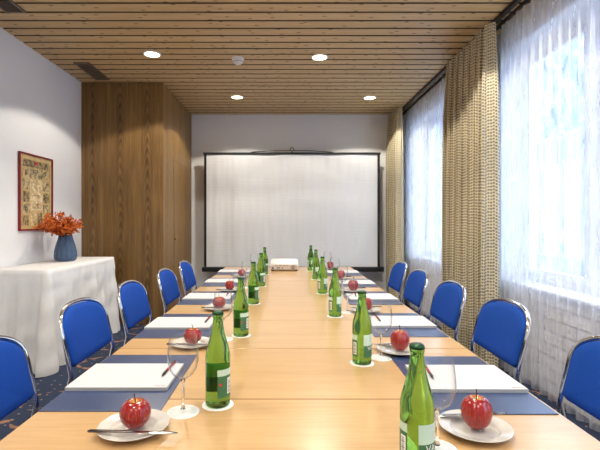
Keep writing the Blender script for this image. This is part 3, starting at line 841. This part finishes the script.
def make_pen():
    t = thing('ballpoint_pen', '', 'pen', (0, 0, 0), 0, 'dark red pens on the pads')
    bm = bmesh.new(); tube(bm, [(0, -.030, .0045), (0, .062, .0045)], .0042, 10); mesh('barrel', bm, 'pen_red', t)
    bm = bmesh.new(); tube(bm, [(0, -.030, .0045), (0, -.055, .0045), (0, -.066, .0045), (0, -.072, .0045)], [.0044, .0044, .0022, .0008], 10); mesh('grip', bm, 'black', t)
    bm = bmesh.new(); box(bm, (-.0012, .02, .0088), (.0012, .06, .0102)); tube(bm, [(0, .062, .0045), (0, .070, .0045)], .003, 8); mesh('clip', bm, 'black', t)
    return t
bottle, glass, plate, apple, knife, coaster, mat, pad, pen = (f() for f in (make_bottle, make_glass, make_plate, make_apple, make_knife, make_coaster, make_mat, make_pad, make_pen))
cnt = {}
def put(proto, loc, rz, label):
    k = proto.name.split('.')[0]; used = cnt.get(k, 0); cnt[k] = used+1
    return place(proto, used > 0, loc, rz, label)
ordn = {1: 'first', 2: 'second', 3: 'third', 4: 'fourth', 5: 'fifth', 6: 'sixth'}
def where(side, i):
    return '%s place from camera, %s side' % (ordn[i], side)
LP = [(-.360, 1.025), (-.372, 1.72), (-.375, 2.43), (-.395, 3.06), (-.385, 3.82)]
LG = [(-.267, 1.126), (-.262, 1.82), (-.27, 2.56), (-.285, 3.22), (-.28, 3.93)]
LB = [(-.183, 1.172), (-.192, 1.878), (-.19, 2.6), (-.184, 3.3), (-.19, 4.02)]
LM = [(1.126, 1.28), (1.83, 1.99), (2.56, 2.72), (3.28, 3.44), (3.98, 4.13)]
RP = [(.450, 1.02), (.432, 1.635), (.44, 2.36), (.475, 3.03), (.47, 3.66), (.46, 4.42)]
RG = [(.334, .945), (.352, 1.575), (.341, 2.347), (.385, 2.90), (.405, 3.50), (.415, 4.20)]
RB = [(.264, .86), (.271, 1.514), (.263, 2.26), (.259, 2.97), (.266, 3.7), (.26, 4.33)]
RM = [(1.108, 1.267), (1.85, 2.02), (2.56, 2.70), (3.24, 3.36), (3.90, 4.07)]
LBR = [127, 120, 135, 110, 140]; RBR = [-12, 0, 8, 10, -10, 0]
rnd = random.Random(11)
for side, PP, GG, BB, MM, BR in (('left', LP, LG, LB, LM, LBR), ('right', RP, RG, RB, RM, RBR)):
    sg = -1 if side == 'left' else 1
    for i, (x, y) in enumerate(PP):
        w = where(side, i+1)
        put(plate, (x, y, TZ), rnd.uniform(0, 6), 'small white plate holding an apple, '+w)
        a = put(apple, (x+(.006 if sg > 0 else .002), y+.004, TZ+.0037), rnd.uniform(0, 6), 'red apple on a plate, '+w)
        s = (.98, .98, .98) if sg < 0 else (.97, .97, 1.12)
        if i > 0: s = tuple(v*rnd.uniform(.95, 1.04) for v in s)
        a.scale = s
        kx, ky = (x+.005, y-.046) if sg < 0 else (x+.008, y+.048)
        k = put(knife, (kx, ky, TZ+.0180), (R(-1.5) if sg < 0 else PI+R(3)), 'steel table knife lying across the plate, '+w)
    for i, (x, y) in enumerate(GG):
        w = where(side, i+1)
        put(coaster, (x, y, TZ), 0, 'white paper coaster under the wine glass, '+w)
        put(glass, (x, y, TZ+.0009), 0, 'empty wine glass with clear stem, '+w)
    for i, (x, y) in enumerate(BB):
        w = where(side, i+1)
        put(coaster, (x, y, TZ), .1, 'white paper coaster under the green bottle, '+w)
        put(bottle, (x, y, TZ+.0009), R(BR[i]), 'green glass water bottle, '+w)
    for i, (ym, yp) in enumerate(MM):
        w = where(side, i+1)
        xm = -.486 if sg < 0 else .546
        put(mat, (xm, ym+.2365, TZ), 0, 'navy desk mat under the writing pad, '+w)
        xp = -.495 if sg < 0 else .556
        put(pad, (xp, yp+.083, TZ+.0031), rnd.uniform(-.012, .012), 'white writing pad on the navy mat, '+w)
        px = (-.38, yp+.13) if sg < 0 else (.462, yp+.12)
        put(pen, (px[0], px[1], TZ+.0031+.0105), R(0 if sg < 0 else -4)+rnd.uniform(-.05, .05), 'dark red and black pen on the pad, '+w)

# ------------------------------------------------------------------ projector
pj = thing('projector', 'white projector at the far end of the table, its rear ports facing the camera', 'projector', (-.006, 4.30, TZ))
bm = bmesh.new()
pr_ = [(0, .012), (0, .066), (.02, .085), (.07, .105), (.20, .108), (.225, .09), (.23, .012)]
hw = .139
for s in (0,):
    A = [bm.verts.new((-hw, y, z)) for y, z in pr_]; B = [bm.verts.new((hw, y, z)) for y, z in pr_]
    bm.faces.new(A); bm.faces.new(B[::-1])
    for k in range(len(pr_)): j = (k+1) % len(pr_); bm.faces.new((A[k], B[k], B[j], A[j]))
bmesh.ops.bevel(bm, geom=list(bm.edges), offset=.009, segments=3, affect='EDGES')
for f in bm.faces: f.smooth = True
body = mesh('body', bm, 'white_plastic', pj)
bm = bmesh.new(); box(bm, (-.128, -.003, .018), (.128, .002, .062)); rp = mesh('rear_panel', bm, 'cream_plastic', pj)
for x, z, w, h in ((-.115, .03, .018, .016), (-.09, .056, .008, .005), (-.075, .056, .008, .005), (-.04, .056, .02, .005), (.0, .056, .02, .005), (.03, .056, .014, .005), (-.06, .032, .035, .009), (-.02, .031, .009, .010)):
    bm = bmesh.new(); box(bm, (x-w/2, -.0045, z-h/2), (x+w/2, -.0031, z+h/2)); mesh('port', bm, 'black', rp)
bm = bmesh.new()
for k in range(5): r = .004+k*.004; lathe(bm, [(r, 0), (r+.0015, 0), (r+.0015, .0014), (r, .0014)], 24, close=True)
bmesh.ops.rotate(bm, verts=bm.verts, matrix=Matrix.Rotation(PI/2, 3, 'X')); bmesh.ops.translate(bm, verts=bm.verts, vec=(.085, -.0031, .038)); mesh('speaker_grille', bm, 'vent', rp)
for x in (-.12, .12):
    for y in (.02, .2):
        bm = bmesh.new(); lathe(bm, [(0, 0), (.012, 0), (.012, .0125), (0, .0125)], 14, (x, y, 0)); mesh('foot', bm, 'black', pj)
bm = bmesh.new(); lathe(bm, [(0, 0), (.028, 0), (.028, .018), (.022, .018), (.018, .008), (0, .012)], 24)
bmesh.ops.rotate(bm, verts=bm.verts, matrix=Matrix.Rotation(-PI/2, 3, 'X')); bmesh.ops.translate(bm, verts=bm.verts, vec=(.07, .228, .06)); mesh('lens', bm, 'black', pj)

# ------------------------------------------------------------------ daylight
w = bpy.data.worlds.new('overcast_sky'); sc.world = w; w.use_nodes = True
bg = w.node_tree.nodes['Background']; bg.inputs[0].default_value = (.70, .84, 1.0, 1); bg.inputs[1].default_value = 5.2

# ------------------------------------------------------------------ camera
cam = bpy.data.cameras.new('camera'); co = bpy.data.objects.new('camera', cam); COL.objects.link(co)
co.location = (0, 0, 1.24); co.rotation_euler = (PI/2, 0, 0)
cam.sensor_width = 36; cam.lens = 430/600*36; cam.shift_x = .025; cam.shift_y = -4/600; cam.clip_start = .05
sc.camera = co
sc.view_settings.view_transform = 'Standard'; sc.view_settings.look = 'None'; sc.view_settings.gamma = 1
sc.view_settings.use_curve_mapping = False; sc.view_settings.exposure = 0.72
cy = sc.cycles
cy.use_denoising = True; cy.max_bounces = 12; cy.diffuse_bounces = 5; cy.glossy_bounces = 5; cy.transmission_bounces = 8
cy.transparent_max_bounces = 24; cy.sample_clamp_indirect = 6.0; cy.caustics_reflective = False; cy.caustics_refractive = True
cy.blur_glossy = .5
